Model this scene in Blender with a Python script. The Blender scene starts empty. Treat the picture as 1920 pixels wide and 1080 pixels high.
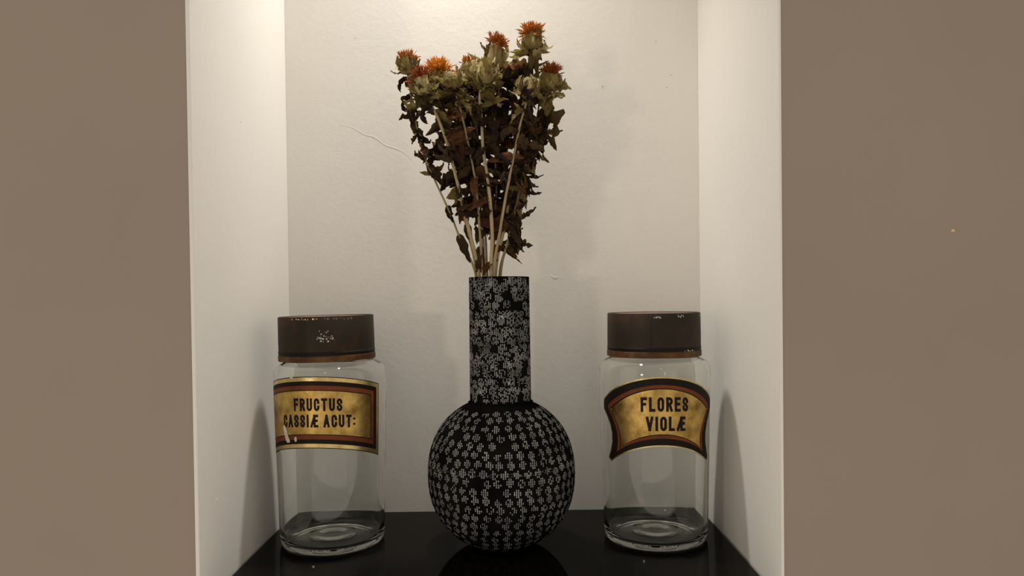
import bpy, bmesh, math, random
from mathutils import Vector, Matrix, Quaternion
from mathutils.geometry import delaunay_2d_cdt

PI = math.pi
C = bpy.context.scene.collection
sc = bpy.context.scene

# ------------------------------------------------------------------ camera
F = 1400.0                                   # focal length in pixels of a 1920 px wide frame
PCX, PCY = 960.0, 581.0                      # principal point
EYE = Vector((0.0, 0.0, 0.2565))             # 0.2565 m above the shelf top, back wall at y = 0.9
PITCH, ROLL = math.radians(0.9), math.radians(-0.70)
CAMR = Matrix.Rotation(PI/2 - PITCH, 3, 'X') @ Matrix.Rotation(ROLL, 3, 'Z')
cam = bpy.data.cameras.new('camera'); cam.sensor_width = 36; cam.lens = 36*F/1920
cam.shift_y = (PCY-540)/1920; cam.clip_start = 0.01
co = bpy.data.objects.new('camera', cam); C.objects.link(co)
co.matrix_world = Matrix.Translation(EYE) @ CAMR.to_4x4()
sc.camera = co

def P(px, py, Y):
    """point of the place seen at a photograph pixel, at depth Y"""
    d = CAMR @ Vector(((px-PCX)/F, -(py-PCY)/F, -1.0))
    return EYE + d*(Y/d.y)

# ------------------------------------------------------------------ light
sc.view_settings.view_transform = 'Standard'; sc.view_settings.look = 'None'
sc.view_settings.gamma = 1; sc.view_settings.use_curve_mapping = False
sc.view_settings.exposure = 0.0
w = bpy.data.worlds.new('world'); sc.world = w; w.use_nodes = True
bg = w.node_tree.nodes['Background']; bg.inputs[0].default_value = (1.0, 0.89, 0.78, 1); bg.inputs[1].default_value = 0.63
sc.cycles.max_bounces = 16; sc.cycles.transmission_bounces = 14; sc.cycles.glossy_bounces = 8
sc.cycles.transparent_max_bounces = 32
sc.cycles.diffuse_bounces = 6
sc.cycles.sample_clamp_indirect = 4.0

DL = Vector((-0.064, 0.850, 1.040))           # recessed downlight in the niche ceiling
ld = bpy.data.lights.new('downlight_bulb', 'AREA'); ld.shape = 'DISK'; ld.size = 0.044
ld.energy = 1.84; ld.color = (1.0, 0.975, 0.91); ld.spread = math.radians(75)
lo = bpy.data.objects.new('downlight_bulb', ld); C.objects.link(lo); lo.location = DL

rl = bpy.data.lights.new('room_lamp', 'POINT'); rl.energy = 22.0; rl.color = (1.0, 0.86, 0.70); rl.shadow_soft_size = 0.09
ro = bpy.data.objects.new('room_lamp', rl); C.objects.link(ro); ro.location = (-1.35, -1.35, 0.27)

for cx_ in (-0.45, 0.35):                      # two small ceiling lamps in the room behind the viewer
    rc = bpy.data.lights.new('ceiling_lamp', 'POINT'); rc.energy = 2.6; rc.color = (1.0, 0.9, 0.78); rc.shadow_soft_size = 0.04
    o_ = bpy.data.objects.new('ceiling_lamp', rc); C.objects.link(o_); o_.location = (cx_, -0.9, 1.75)

# ------------------------------------------------------------------ materials
MATS = {}
def new_mat(name):
    m = bpy.data.materials.new(name); m.use_nodes = True; MATS[name] = m
    nt = m.node_tree; b = nt.nodes['Principled BSDF']
    return m, nt, b
def node(nt, t, **kw):
    n = nt.nodes.new(t)
    for k, v in kw.items(): setattr(n, k, v)
    return n
def ramp(nt, fac, stops):
    r = node(nt, 'ShaderNodeValToRGB'); e = r.color_ramp.elements
    while len(e) < len(stops): e.new(0.5)
    for i, (p, c) in enumerate(stops):
        e[i].position = p; e[i].color = (*c, 1)
    nt.links.new(fac, r.inputs[0]); return r
def coord(nt, scale=(1, 1, 1), kind='Object'):
    tc = node(nt, 'ShaderNodeTexCoord'); mp = node(nt, 'ShaderNodeMapping'); mp.inputs['Scale'].default_value = scale
    nt.links.new(tc.outputs[kind], mp.inputs[0]); return mp.outputs[0]
def noise(nt, vec, scale, detail=4, rough=0.55):
    n = node(nt, 'ShaderNodeTexNoise'); n.inputs['Scale'].default_value = scale
    n.inputs['Detail'].default_value = detail; n.inputs['Roughness'].default_value = rough
    nt.links.new(vec, n.inputs['Vector']); return n.outputs[0]
def bump(nt, b, h, strength, dist):
    n = node(nt, 'ShaderNodeBump'); n.inputs['Strength'].default_value = strength; n.inputs['Distance'].default_value = dist
    nt.links.new(h, n.inputs['Height']); nt.links.new(n.outputs[0], b.inputs['Normal'])

def mat_noise(name, stops, scale, rough=0.6, metal=0.0, bstr=0.0, bdist=0.001, sc3=(1, 1, 1), spec=0.5, detail=5):
    m, nt, b = new_mat(name); v = coord(nt, sc3); f = noise(nt, v, scale, detail)
    r = ramp(nt, f, stops); nt.links.new(r.outputs[0], b.inputs['Base Color'])
    b.inputs['Roughness'].default_value = rough; b.inputs['Metallic'].default_value = metal
    b.inputs['Specular IOR Level'].default_value = spec
    if bstr: bump(nt, b, f, bstr, bdist)
    return m

def mat_paint(name, c, var):
    m, nt, b = new_mat(name); v = coord(nt)
    f = noise(nt, v, 5.0, 3); lo_ = [max(0, x*(1-var)) for x in c]; hi = [x*(1+var) for x in c]
    r = ramp(nt, f, [(0.3, lo_), (0.7, hi)]); nt.links.new(r.outputs[0], b.inputs['Base Color'])
    g = noise(nt, v, 140, 4, 0.6); g2 = noise(nt, v, 22, 2)
    ad = node(nt, 'ShaderNodeMath', operation='ADD'); nt.links.new(g, ad.inputs[0]); nt.links.new(g2, ad.inputs[1])
    bump(nt, b, ad.outputs[0], 0.12, 0.0012)
    b.inputs['Roughness'].default_value = 0.62; b.inputs['Specular IOR Level'].default_value = 0.25
    return m
mat_paint('niche_paint', (0.74, 0.715, 0.665), 0.015)
mat_paint('taupe_paint', (0.292, 0.240, 0.191), 0.03)

m, nt, b = new_mat('black_glass'); b.inputs['Base Color'].default_value = (0.0035, 0.003, 0.0025, 1)
b.inputs['Roughness'].default_value = 0.045; b.inputs['IOR'].default_value = 1.10
v = coord(nt); f = noise(nt, v, 40, 4); r = ramp(nt, f, [(0.4, (0.03,)*3), (0.75, (0.09,)*3)]); nt.links.new(r.outputs[0], b.inputs['Roughness'])
m, nt, b = new_mat('dark_board'); b.inputs['Base Color'].default_value = (0.02, 0.014, 0.01, 1); b.inputs['Roughness'].default_value = 0.5

m, nt, b = new_mat('jar_glass'); b.inputs['Base Color'].default_value = (0.975, 0.985, 0.965, 1)
b.inputs['Roughness'].default_value = 0.0; b.inputs['IOR'].default_value = 1.46; b.inputs['Transmission Weight'].default_value = 1.0
v = coord(nt); f = noise(nt, v, 26, 2); bump(nt, b, f, 0.05, 0.002)

def mat_gold(name, c0, c1):
    m, nt, b = new_mat(name); v = coord(nt)
    f = noise(nt, v, 60, 6, 0.65); r = ramp(nt, f, [(0.32, c0), (0.62, c1)]); nt.links.new(r.outputs[0], b.inputs['Base Color'])
    b.inputs['Metallic'].default_value = 0.9; b.inputs['Roughness'].default_value = 0.33
    bump(nt, b, f, 0.05, 0.0006)
mat_gold('gold_leaf', (0.24, 0.14, 0.030), (0.66, 0.44, 0.13))
mat_gold('gold_edge', (0.50, 0.36, 0.12), (0.80, 0.62, 0.28))
mat_noise('red_enamel', [(0.35, (0.115, 0.030, 0.010)), (0.7, (0.20, 0.052, 0.016))], 50, 0.5, spec=0.15)
mat_noise('black_enamel', [(0.35, (0.010, 0.007, 0.006)), (0.75, (0.016, 0.010, 0.008))], 50, 0.55, spec=0.12)
mat_noise('chipped_enamel', [(0.3, (0.50, 0.46, 0.38)), (0.7, (0.72, 0.68, 0.60))], 90, 0.7)
def mat_tin(name, base, rust, thr):
    m, nt, b = new_mat(name); v = coord(nt); f = noise(nt, v, 38, 8, 0.7); g = noise(nt, v, 9, 3)
    mx = node(nt, 'ShaderNodeMath', operation='MULTIPLY'); nt.links.new(f, mx.inputs[0]); nt.links.new(g, mx.inputs[1])
    r = ramp(nt, mx.outputs[0], [(0.14, [x*0.75 for x in base]), (thr, base), (thr+0.07, rust)])
    nt.links.new(r.outputs[0], b.inputs['Base Color']); b.inputs['Roughness'].default_value = 0.6; b.inputs['Metallic'].default_value = 0.0; b.inputs['Specular IOR Level'].default_value = 0.22
    bump(nt, b, f, 0.10, 0.0008)
mat_tin('brown_tin', (0.022, 0.0155, 0.0085), (0.044, 0.020, 0.009), 0.28)
mat_tin('red_tin', (0.19, 0.105, 0.080), (0.12, 0.055, 0.036), 0.27)
mat_tin('rust_band', (0.070, 0.028, 0.009), (0.13, 0.062, 0.018), 0.24)
mat_noise('scratch', [(0.3, (0.35, 0.33, 0.28)), (0.7, (0.62, 0.58, 0.52))], 200, 0.6)

mat_noise('vase_black', [(0.35, (0.004, 0.004, 0.004)), (0.75, (0.010, 0.010, 0.009))], 30, 0.6, bstr=0.08, bdist=0.001, spec=0.0)
mat_noise('vase_etching', [(0.3, (0.09, 0.09, 0.088)), (0.7, (0.40, 0.40, 0.39))], 60, 0.75)

def mat_plant(name, stops, rough=0.75, transl=0.25, scale=90, sc3=(1, 1, 1)):
    m, nt, b = new_mat(name); v = coord(nt, sc3)
    oi = node(nt, 'ShaderNodeObjectInfo')
    f = noise(nt, v, scale, 5, 0.65)
    # per leaf tint: shift the ramp position by the object's random value
    a = node(nt, 'ShaderNodeMath', operation='MULTIPLY_ADD'); nt.links.new(oi.outputs['Random'], a.inputs[0]); a.inputs[1].default_value = 0.5; a.inputs[2].default_value = -0.25
    s = node(nt, 'ShaderNodeMath', operation='ADD'); nt.links.new(f, s.inputs[0]); nt.links.new(a.outputs[0], s.inputs[1])
    r = ramp(nt, s.outputs[0], stops); nt.links.new(r.outputs[0], b.inputs['Base Color'])
    b.inputs['Roughness'].default_value = rough; b.inputs['Specular IOR Level'].default_value = 0.3
    bump(nt, b, f, 0.6, 0.0015)
    if transl:
        t = node(nt, 'ShaderNodeBsdfTranslucent'); nt.links.new(r.outputs[0], t.inputs[0])
        mx = node(nt, 'ShaderNodeMixShader'); mx.inputs[0].default_value = transl
        nt.links.new(b.outputs[0], mx.inputs[1]); nt.links.new(t.outputs[0], mx.inputs[2])
        nt.links.new(mx.outputs[0], nt.nodes['Material Output'].inputs[0])
mat_plant('leaf_brown', [(0.2, (0.016, 0.009, 0.0045)), (0.5, (0.050, 0.027, 0.011)), (0.85, (0.115, 0.072, 0.028))])
mat_plant('leaf_red', [(0.2, (0.030, 0.011, 0.005)), (0.5, (0.105, 0.040, 0.014)), (0.85, (0.20, 0.095, 0.034))])
mat_plant('leaf_olive', [(0.2, (0.060, 0.040, 0.012)), (0.5, (0.165, 0.115, 0.032)), (0.85, (0.34, 0.265, 0.09))])
mat_plant('leaf_yellow', [(0.2, (0.22, 0.155, 0.035)), (0.5, (0.36, 0.27, 0.07)), (0.85, (0.42, 0.34, 0.12))])
mat_plant('bract_khaki', [(0.15, (0.09, 0.060, 0.016)), (0.5, (0.29, 0.215, 0.066)), (0.85, (0.66, 0.555, 0.28))], transl=0.2)
mat_plant('urn_khaki', [(0.15, (0.11, 0.074, 0.020)), (0.5, (0.33, 0.25, 0.082)), (0.85, (0.68, 0.585, 0.31))], transl=0.0, scale=60)
mat_plant('stem_tan', [(0.15, (0.20, 0.145, 0.07)), (0.5, (0.36, 0.28, 0.15)), (0.85, (0.46, 0.38, 0.22))], transl=0.0, scale=120, sc3=(1, 1, 0.15))
mat_plant('floret_orange', [(0.2, (0.42, 0.12, 0.008)), (0.5, (0.72, 0.27, 0.012)), (0.85, (0.85, 0.42, 0.04))], transl=0.3)
mat_plant('floret_rust', [(0.2, (0.22, 0.045, 0.008)), (0.5, (0.45, 0.12, 0.012)), (0.85, (0.65, 0.24, 0.02))], transl=0.25)

# ------------------------------------------------------------------ helpers
def link(o, parent=None, loc=None):
    C.objects.link(o)
    if parent is not None: o.parent = parent
    if loc is not None: o.location = loc
    return o
def mesh_from(name, verts, faces, mat, smooth=True):
    me = bpy.data.meshes.new(name); me.from_pydata([tuple(v) for v in verts], [], faces)
    if mat: me.materials.append(MATS[mat])
    if smooth: me.polygons.foreach_set('use_smooth', [True]*len(me.polygons))
    me.update(); return me
def obj(name, verts, faces, mat, parent=None, loc=None, smooth=True):
    return link(bpy.data.objects.new(name, mesh_from(name, verts, faces, mat, smooth)), parent, loc)
def tag(o, label, cat, group=None):
    o['label'] = label; o['category'] = cat
    if group: o['group'] = group
    return o
def thing(name, loc, label, cat, group=None):
    o = bpy.data.objects.new(name, None); C.objects.link(o); o.location = loc; o.empty_display_size = 0.02
    return tag(o, label, cat, group)
def box(name, x0, x1, y0, y1, z0, z1, mat, parent=None, bev=0.0, seg=2):
    bm = bmesh.new(); bmesh.ops.create_cube(bm, size=1)
    for v in bm.verts:
        v.co = Vector(((x0+x1)/2+v.co.x*(x1-x0), (y0+y1)/2+v.co.y*(y1-y0), (z0+z1)/2+v.co.z*(z1-z0)))
    if bev: bmesh.ops.bevel(bm, geom=bm.edges[:], offset=bev, segments=seg, affect='EDGES', profile=0.6)
    me = bpy.data.meshes.new(name); bm.to_mesh(me); bm.free(); me.materials.append(MATS[mat])
    return link(bpy.data.objects.new(name, me), parent)
def struct(o): o['kind'] = 'structure'; return o
def lathe(name, prof, mat, parent=None, n=96, loc=None, sharp=None):
    """prof: (r, z) list; r == 0 ends are closed to a pole"""
    verts, faces, rings = [], [], []
    for r, z in prof:
        if r < 1e-9: verts.append((0, 0, z)); rings.append([len(verts)-1])
        else:
            b0 = len(verts)
            for k in range(n): verts.append((r*math.cos(2*PI*k/n), r*math.sin(2*PI*k/n), z))
            rings.append(list(range(b0, b0+n)))
    for a, b_ in zip(rings[:-1], rings[1:]):
        for k in range(n):
            k2 = (k+1) % n
            if len(a) == 1 and len(b_) == 1: continue
            if len(a) == 1: faces.append((a[0], b_[k2], b_[k]))
            elif len(b_) == 1: faces.append((a[k], a[k2], b_[0]))
            else: faces.append((a[k], a[k2], b_[k2], b_[k]))
    o = obj(name, verts, faces, mat, parent, loc)
    bm = bmesh.new(); bm.from_mesh(o.data); bmesh.ops.recalc_face_normals(bm, faces=bm.faces[:])
    if sharp:
        for e in bm.edges:
            if len(e.link_faces) == 2 and e.calc_face_angle(0) > sharp: e.smooth = False
    bm.to_mesh(o.data); bm.free(); return o
def tube(pts, radii, n=8, cap=True):
    """verts, faces of a tube along pts"""
    verts, faces = [], []
    up = Vector((0, 1, 0.01)); prev = None
    for i, p in enumerate(pts):
        t = (pts[min(i+1, len(pts)-1)]-pts[max(i-1, 0)]).normalized()
        a = (prev if prev is not None else up); a = (a - t*a.dot(t)).normalized(); prev = a; b_ = t.cross(a)
        for k in range(n):
            th = 2*PI*k/n; verts.append(p + (a*math.cos(th)+b_*math.sin(th))*radii[i])
    for i in range(len(pts)-1):
        for k in range(n):
            k2 = (k+1) % n; faces.append((i*n+k, i*n+k2, (i+1)*n+k2, (i+1)*n+k))
    if cap:
        faces.append(tuple(range(n-1, -1, -1))); q = (len(pts)-1)*n; faces.append(tuple(range(q, q+n)))
    return verts, faces
def catmull(pts, sub=6):
    out = []; q = [pts[0]*2-pts[1]]+pts+[pts[-1]*2-pts[-2]]
    for i in range(1, len(q)-2):
        for s in range(sub):
            t = s/sub; a, b_, c, d = q[i-1], q[i], q[i+1], q[i+2]
            out.append(0.5*((2*b_)+(c-a)*t+(2*a-5*b_+4*c-d)*t*t+(-a+3*b_-3*c+d)*t**3))
    out.append(pts[-1]); return out

# ------------------------------------------------------------------ the niche
XL, XR, YB, YF, ZC = -0.268, 0.2265, 0.900, 0.632, 1.055
struct(box('wall_back', XL-0.01, XR+0.01, YB, YB+0.03, -0.05, ZC+0.01, 'niche_paint'))
struct(box('wall_left', XL-0.0035, XL, YF-0.0012, YB, -0.05, ZC, 'niche_paint', bev=0.0010))
struct(box('wall_right', XR, XR+0.0025, YF-0.0010, YB, -0.05, ZC, 'niche_paint', bev=0.0008))
struct(box('ceiling', XL-0.002, XR+0.002, YF, YB+0.01, ZC, ZC+0.03, 'niche_paint'))
struct(box('wall_front_left', -1.9, XL-0.0036, YF, YF+0.30, -0.9, 1.5, 'taupe_paint'))
struct(box('wall_front_right', XR+0.0027, 1.9, YF, YF+0.30, -0.9, 1.5, 'taupe_paint'))
struct(box('wall_front_top', XL-0.0036, XR+0.0027, YF, YF+0.30, ZC+0.03, 1.5, 'taupe_paint'))
struct(box('wall_front_bottom', XL-0.0036, XR+0.0027, YF, YF+0.30, -0.9, -0.05, 'taupe_paint'))
wb = bpy.data.objects['wall_back']; wr = bpy.data.objects['wall_front_right']; wl = bpy.data.objects['wall_left']; wri = bpy.data.objects['wall_right']

def hairline(pix, r, parent, Y, mat='niche_paint'):
    pts = catmull([P(x, y, Y) for x, y in pix], 8)
    v_, f_ = tube(pts, [r*(0.35+0.65*math.sin(PI*min(1, max(0, i/(len(pts)-1))))) for i in range(len(pts))], 5)
    return obj('hairline_crack', v_, f_, mat, parent)
hairline([(636, 234), (660, 239), (684, 252), (702, 257), (722, 271), (742, 278), (757, 286), (771, 299)], 0.0002, wb, YB)
hairline([(1030, 516), (1040, 520), (1048, 519)], 0.0003, wb, YB)
rnd = random.Random(5)
def speck(parent, c, r, ax, mat):
    bm = bmesh.new(); bmesh.ops.create_icosphere(bm, subdivisions=1, radius=r)
    for v_ in bm.verts:
        v_.co *= rnd.uniform(0.7, 1.3); v_.co[ax] *= 0.35
    me = bpy.data.meshes.new('paint_speck'); bm.to_mesh(me); bm.free(); me.materials.append(MATS[mat])
    return link(bpy.data.objects.new('paint_speck', me), parent, c)
for x, y, r_ in ((1130, 162, .0006), (1230, 77, .0005), (1258, 141, .0005), (1250, 164, .0005), (1192, 194, .0004), (666, 71, .0005), (1048, 160, .0004)):
    speck(wb, P(x, y, YB), r_, 1, 'dark_board')
def on_side(px, py, X):
    d = CAMR @ Vector(((px-PCX)/F, -(py-PCY)/F, -1.0)); return EYE + d*(X/d.x)
speck(wl, on_side(452, 229, XL), 0.0006, 0, 'dark_board'); speck(wl, on_side(406, 937, XL), 0.0012, 0, 'niche_paint')
speck(wri, on_side(1427, 814, XR), 0.0004, 0, 'dark_board')
ch = speck(wr, P(1787, 432, YF), 0.0018, 1, 'gold_edge'); ch.name = 'paint_chip'
# shelf: black glass sheet on a dark board, thin shadow gap along the walls
sh = thing('shelf', (0, 0.76, -0.03), 'black glass shelf filling the bottom of the white niche', 'shelf')
def rel(o, root): o.location = o.location - root.location; return o
rel(box('support_board', XL+0.0005, XR-0.0005, YF, YB-0.0005, -0.030, -0.0075, 'dark_board', sh), sh)
rel(box('glass_sheet', XL+0.0025, XR-0.0025, YF+0.001, YB-0.001, -0.0075, 0.0, 'black_glass', sh, bev=0.0012), sh)
# downlight fixture around the bulb
dl = thing('downlight', (DL.x, DL.y, ZC), 'small round recessed downlight in the niche ceiling', 'light')
lathe('trim_ring', [(0.026, 0.0), (0.042, 0.0), (0.042, -0.003), (0.038, -0.005), (0.026, -0.004), (0.026, 0.0)], 'niche_paint', dl, 48)
lathe('reflector', [(0.0255, -0.003), (0.0255, -0.0005), (0.0, -0.0005)], 'gold_edge', dl, 48)

# ------------------------------------------------------------------ lettering
def arc(cx, cy, rx, ry, a0, a1, n=7):
    return [(cx+rx*math.cos(math.radians(a0+(a1-a0)*i/n)), cy+ry*math.sin(math.radians(a0+(a1-a0)*i/n))) for i in range(n+1)]
ry = 0.24
GL = {
 'F': (0.40, [[(0, 0), (0, 1)], [(0, 1), (1, 1)], [(0, .53), (.8, .53)]]),
 'E': (0.40, [[(0, 0), (0, 1)], [(0, 1), (1, 1)], [(0, .53), (.82, .53)], [(0, 0), (1, 0)]]),
 'L': (0.38, [[(0, 1), (0, 0)], [(0, 0), (1, 0)]]),
 'T': (0.46, [[(0, 1), (1, 1)], [(.5, 1), (.5, 0)]]),
 'I': (0.0, [[(0, 0), (0, 1)]]),
 'R': (0.43, [[(0, 0), (0, 1)], [(0, 1), (.5, 1)]+arc(.5, .765, .5, .235, 90, -90)+[(0, .53)], [(.5, .53), (1, 0)]]),
 'U': (0.43, [[(0, 1)]+arc(.5, ry, .5, ry, 180, 360)+[(1, 1)]]),
 'C': (0.42, [[(1, .70)]+arc(.5, 1-ry, .5, ry, 0, 180)+arc(.5, ry, .5, ry, 180, 360)+[(1, .30)]]),
 'O': (0.43, [arc(.5, 1-ry, .5, ry, 0, 180)+arc(.5, ry, .5, ry, 180, 360)+[(1, 1-ry)]]),
 'S': (0.42, [[(1, .72)]+arc(.5, 1-ry, .5, ry, 0, 180)+[(.06, .66), (.3, .55), (.7, .45), (.94, .34)]+arc(.5, ry, .5, ry, 0, -180)+[(0, .28)]]),
 'A': (0.50, [[(0, 0), (.5, 1)], [(.5, 1), (1, 0)], [(.2, .30), (.8, .30)]]),
 'V': (0.50, [[(0, 1), (.5, 0)], [(.5, 0), (1, 1)]]),
 'Æ': (0.74, [[(0, 0), (.55, 1)], [(.55, 1), (.55, 0)], [(.5, 1), (1, 1)], [(.55, .53), (.92, .53)], [(.55, 0), (1, 0)], [(.17, .30), (.55, .30)]]),
 ':': (0.0, [[(0, .14), (0, .30)], [(0, .66), (0, .82)]]),
}
def text_quads(s, h, width, gap=0.15, st=0.20):
    """flat quads of a word, centred on x = 0, baseline 0, height h"""
    quads = []; x = 0
    for ch_ in s:
        if ch_ == ' ': x += 0.30; continue
        wd, strokes = GL[ch_]; wd *= 0.72
        for pl in strokes:
            pts = [Vector((x+st/2+px*wd, st/2+py*(1-st))) for px, py in pl]
            if ch_ == ':': ext = 0.02
            else: ext = st/2
            fine = []
            for a, b_ in zip(pts[:-1], pts[1:]):
                n = max(1, int((b_-a).length/0.12))
                for i in range(n): fine.append(a.lerp(b_, i/n))
            fine.append(pts[-1])
            d0 = (fine[1]-fine[0]).normalized(); d1 = (fine[-1]-fine[-2]).normalized()
            fine[0] = fine[0]-d0*ext*0.98; fine[-1] = fine[-1]+d1*ext*0.98
            L = []
            for i, p in enumerate(fine):
                t = (fine[min(i+1, len(fine)-1)]-fine[max(i-1, 0)]).normalized(); nn = Vector((-t.y, t.x))*st/2
                L.append((p+nn, p-nn))
            for a, b_ in zip(L[:-1], L[1:]): quads.append([a[0], a[1], b_[1], b_[0]])
        x += wd + st + gap
    x -= gap; k = width/x
    return [[((p.x-x/2)*k, p.y*h) for p in q] for q in quads], width

# ------------------------------------------------------------------ apothecary jars
def jar_r(z):
    return 0.0548 + (0.0585-0.0548)*min(1, max(0, (z-0.015)/0.16))
GLASS = [(0, .0038), (.016, .0034), (.034, .0014), (.044, 0), (.0505, .0003), (.0532, .0022), (.0545, .0065), (jar_r(.015), .015)]
GLASS += [(jar_r(z), z) for z in (.04, .07, .10, .13, .16, .174)]
GLASS += [(.0585, .1785), (.0580, .1825), (.0565, .1862), (.0540, .1888), (.0505, .1908), (.0475, .1922), (.0460, .1940), (.0455, .198), (.0455, .2340), (.0450, .2362), (.0440, .2368), (.0430, .2360), (.0427, .234)]
GLASS += [(.0427, .198), (.0440, .1930), (.0480, .1892), (.0515, .1868), (.0540, .1840), (.0553, .1805), (.0558, .176)]
GLASS += [(jar_r(z)-.0027, z) for z in (.16, .13, .10, .07, .04, .022)]
GLASS += [(.0515, .0115), (.0498, .0078), (.0465, .0060), (.040, .0050), (.031, .0052), (.024, .0068), (.0185, .0084), (.0135, .0086), (.008, .0078), (0, .0074)]

def wrap(cx_ang, u, z, off):
    """u: arc length along the jar from the label's middle"""
    r = jar_r(z)+off; a = math.radians(cx_ang) + u/0.0585
    return Vector((r*math.sin(a), -r*math.cos(a), z))
def offset_poly(poly, d):
    n = len(poly); out = []
    for i in range(n):
        p0, p1, p2 = poly[i-1], poly[i], poly[(i+1) % n]
        e1 = (p1-p0).normalized(); e2 = (p2-p1).normalized()
        n1 = Vector((-e1.y, e1.x)); n2 = Vector((-e2.y, e2.x)); nn = (n1+n2)
        if nn.length < 1e-6: nn = n1
        nn.normalize(); k = max(0.35, nn.dot(n1)); out.append(p1+nn*(d/k))
    return out
def inside(poly, p):
    c = False; n = len(poly)
    for i in range(n):
        a, b_ = poly[i], poly[i-1]
        if (a.y > p.y) != (b_.y > p.y) and p.x < (b_.x-a.x)*(p.y-a.y)/(b_.y-a.y)+a.x: c = not c
    return c
def resample(poly, step):
    out = []
    for i in range(len(poly)):
        a, b_ = poly[i], poly[(i+1) % len(poly)]; n = max(1, int(round((b_-a).length/step)))
        for k in range(n): out.append(a.lerp(b_, k/n))
    return out
def label_sheet(name, poly, ang, off, mat, parent):
    pl = resample(poly, 0.003); pts = list(pl); n = len(pl)
    x0 = min(p.x for p in pl); x1 = max(p.x for p in pl); z0 = min(p.y for p in pl); z1 = max(p.y for p in pl)
    x = x0+0.0021
    while x < x1:
        z = z0+0.003
        while z < z1:
            q = Vector((x, z))
            if inside(pl, q) and min((q-p).length for p in pl) > 0.0012: pts.append(q)
            z += 0.006
        x += 0.0035
    vs, es, fs, *_ = delaunay_2d_cdt(pts, [(i, (i+1) % n) for i in range(n)], [], 1, 1e-7)
    o = obj(name, [wrap(ang, p.x, p.y, off) for p in vs], [tuple(f_) for f_ in fs], mat, parent)
    bm = bmesh.new(); bm.from_mesh(o.data); bmesh.ops.recalc_face_normals(bm, faces=bm.faces[:])
    bm.faces.ensure_lookup_table(); f0 = bm.faces[0]
    if f0.normal.dot(Vector((f0.calc_center_median().x, f0.calc_center_median().y, 0))) < 0: bmesh.ops.reverse_faces(bm, faces=bm.faces[:])
    bm.to_mesh(o.data); bm.free(); return o
def lettering(lines, ang, off, arch, parent):
    verts, faces = [], []
    for s, h, zc, da, ws, st in lines:
        qs, wd = text_quads(s, h, ws, st=st)
        for q in qs:
            b0 = len(verts)
            for x, y in q:
                u = x + math.radians(da)*0.0585
                verts.append(wrap(ang, u, zc-h/2+y-arch*(u/0.07)**2, off))
            faces.append((b0, b0+1, b0+2, b0+3))
    o = obj('lettering', verts, faces, 'black_enamel', parent); o['label'] = 'black painted capitals'; return o

def make_lid(parent, z0, z1, r, tilt, seed):
    rr = random.Random(seed)
    # dark painted side wall
    lid = lathe('lid', [(r-.0012, z0+.0005), (r, z0+.0003), (r+.0001, z0+.02), (r-.0002, z1-.0012), (r-.0006, z1-.0003), (r-.0016, z1), (r-.0022, z1-.0009),
                        (r-.0024, z1-.0014), (r-.0024, z1-.004), (r-.0012, z1-.0045), (r-.0012, z0+.0005)], 'brown_tin', parent, 96, sharp=0.7)
    lid.rotation_euler = (0, tilt, 0)
    lathe('lid_top', [(0, z1-.0004), (.02, z1-.0005), (r-.006, z1-.0007), (r-.0022, z1-.0008), (r-.0022, z1-.0030), (0, z1-.0030)], 'red_tin', lid, 96)['label'] = 'worn reddish metal lid top'
    lathe('rust_band', [(r-.0005, z0), (r+.0006, z0), (r+.0007, z0+.0055), (r-.0001, z0+.0059), (r-.0005, z0+.003), (r-.0005, z0)], 'rust_band', lid, 96, sharp=0.7)
    lathe('black_line', [(r-.0003, z0+.0068), (r+.00035, z0+.0070), (r+.00035, z0+.0102), (r-.0003, z0+.0104), (r-.0003, z0+.0068)], 'black_enamel', lid, 96)
    return lid
def chips(name, parent, spots, r, mat, rr, z_is_jar=False):
    """small flakes: (angle deg, z, spread_u, spread_z, count, size)"""
    verts, faces = [], []
    for a, z, su, sz, n, s in spots:
        for k in range(n):
            aa = math.radians(a)+rr.gauss(0, su)/r; zz = z+rr.gauss(0, sz); m_ = rr.randint(4, 6); ss = s*rr.uniform(0.4, 1.3)
            ph = rr.uniform(0, 6.3); el = rr.uniform(0.3, 1); b0 = len(verts)
            rad = (jar_r(zz) if z_is_jar else r)+(0.00065 if z_is_jar else 0.0004)
            for q in range(m_):
                t = ph+2*PI*q/m_; rd = ss*rr.uniform(0.6, 1.1); du = rd*math.cos(t)*el; dz = rd*math.sin(t)
                verts.append((rad*math.sin(aa+du/r), -rad*math.cos(aa+du/r), zz+dz))
            faces.append(tuple(range(b0, b0+m_)))
    o = obj(name, verts, faces, mat, parent, smooth=False); o['kind'] = 'stuff'; return o

JY = 0.795
# --- jar with the rectangular arched label
base = P(625, 1014, JY); base.z = 0
j1 = thing('apothecary_jar', base, 'glass apothecary jar with chipped straight-sided gold label reading FRUCTUS CASSIÆ ACUT', 'jar')
lathe('glass_body', GLASS, 'jar_glass', j1, 128)
lid1 = make_lid(j1, .1943, .2405, .0497, math.radians(-0.9), 3)
rr = random.Random(11)
chips('paint_chip', lid1, [(8, .2190, .0030, .0020, 26, .0010), (18, .2185, .0025, .0010, 14, .0007), (14, .2235, .001, .0018, 6, .0006)], .0497, 'scratch', rr)['label'] = 'pale scratched patch'
chips('worn_edge', lid1, [(-10, .2378, .010, .0004, 22, .0008), (15, .2380, .008, .0003, 14, .0006), (40, .2376, .004, .0004, 8, .0006)], .0497, 'gold_edge', rr)
A1 = -4.5
H1 = math.radians(74)*0.0585
def rect_label(half, zt, zb, dt, db):
    n = 24; pts = []
    for i in range(n+1):
        u = -half+2*half*i/n; pts.append(Vector((u, zb-db*(u/half)**2)))
    for i in range(n+1):
        u = half-2*half*i/n; pts.append(Vector((u, zt-dt*(u/half)**2)))
    return pts
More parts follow.
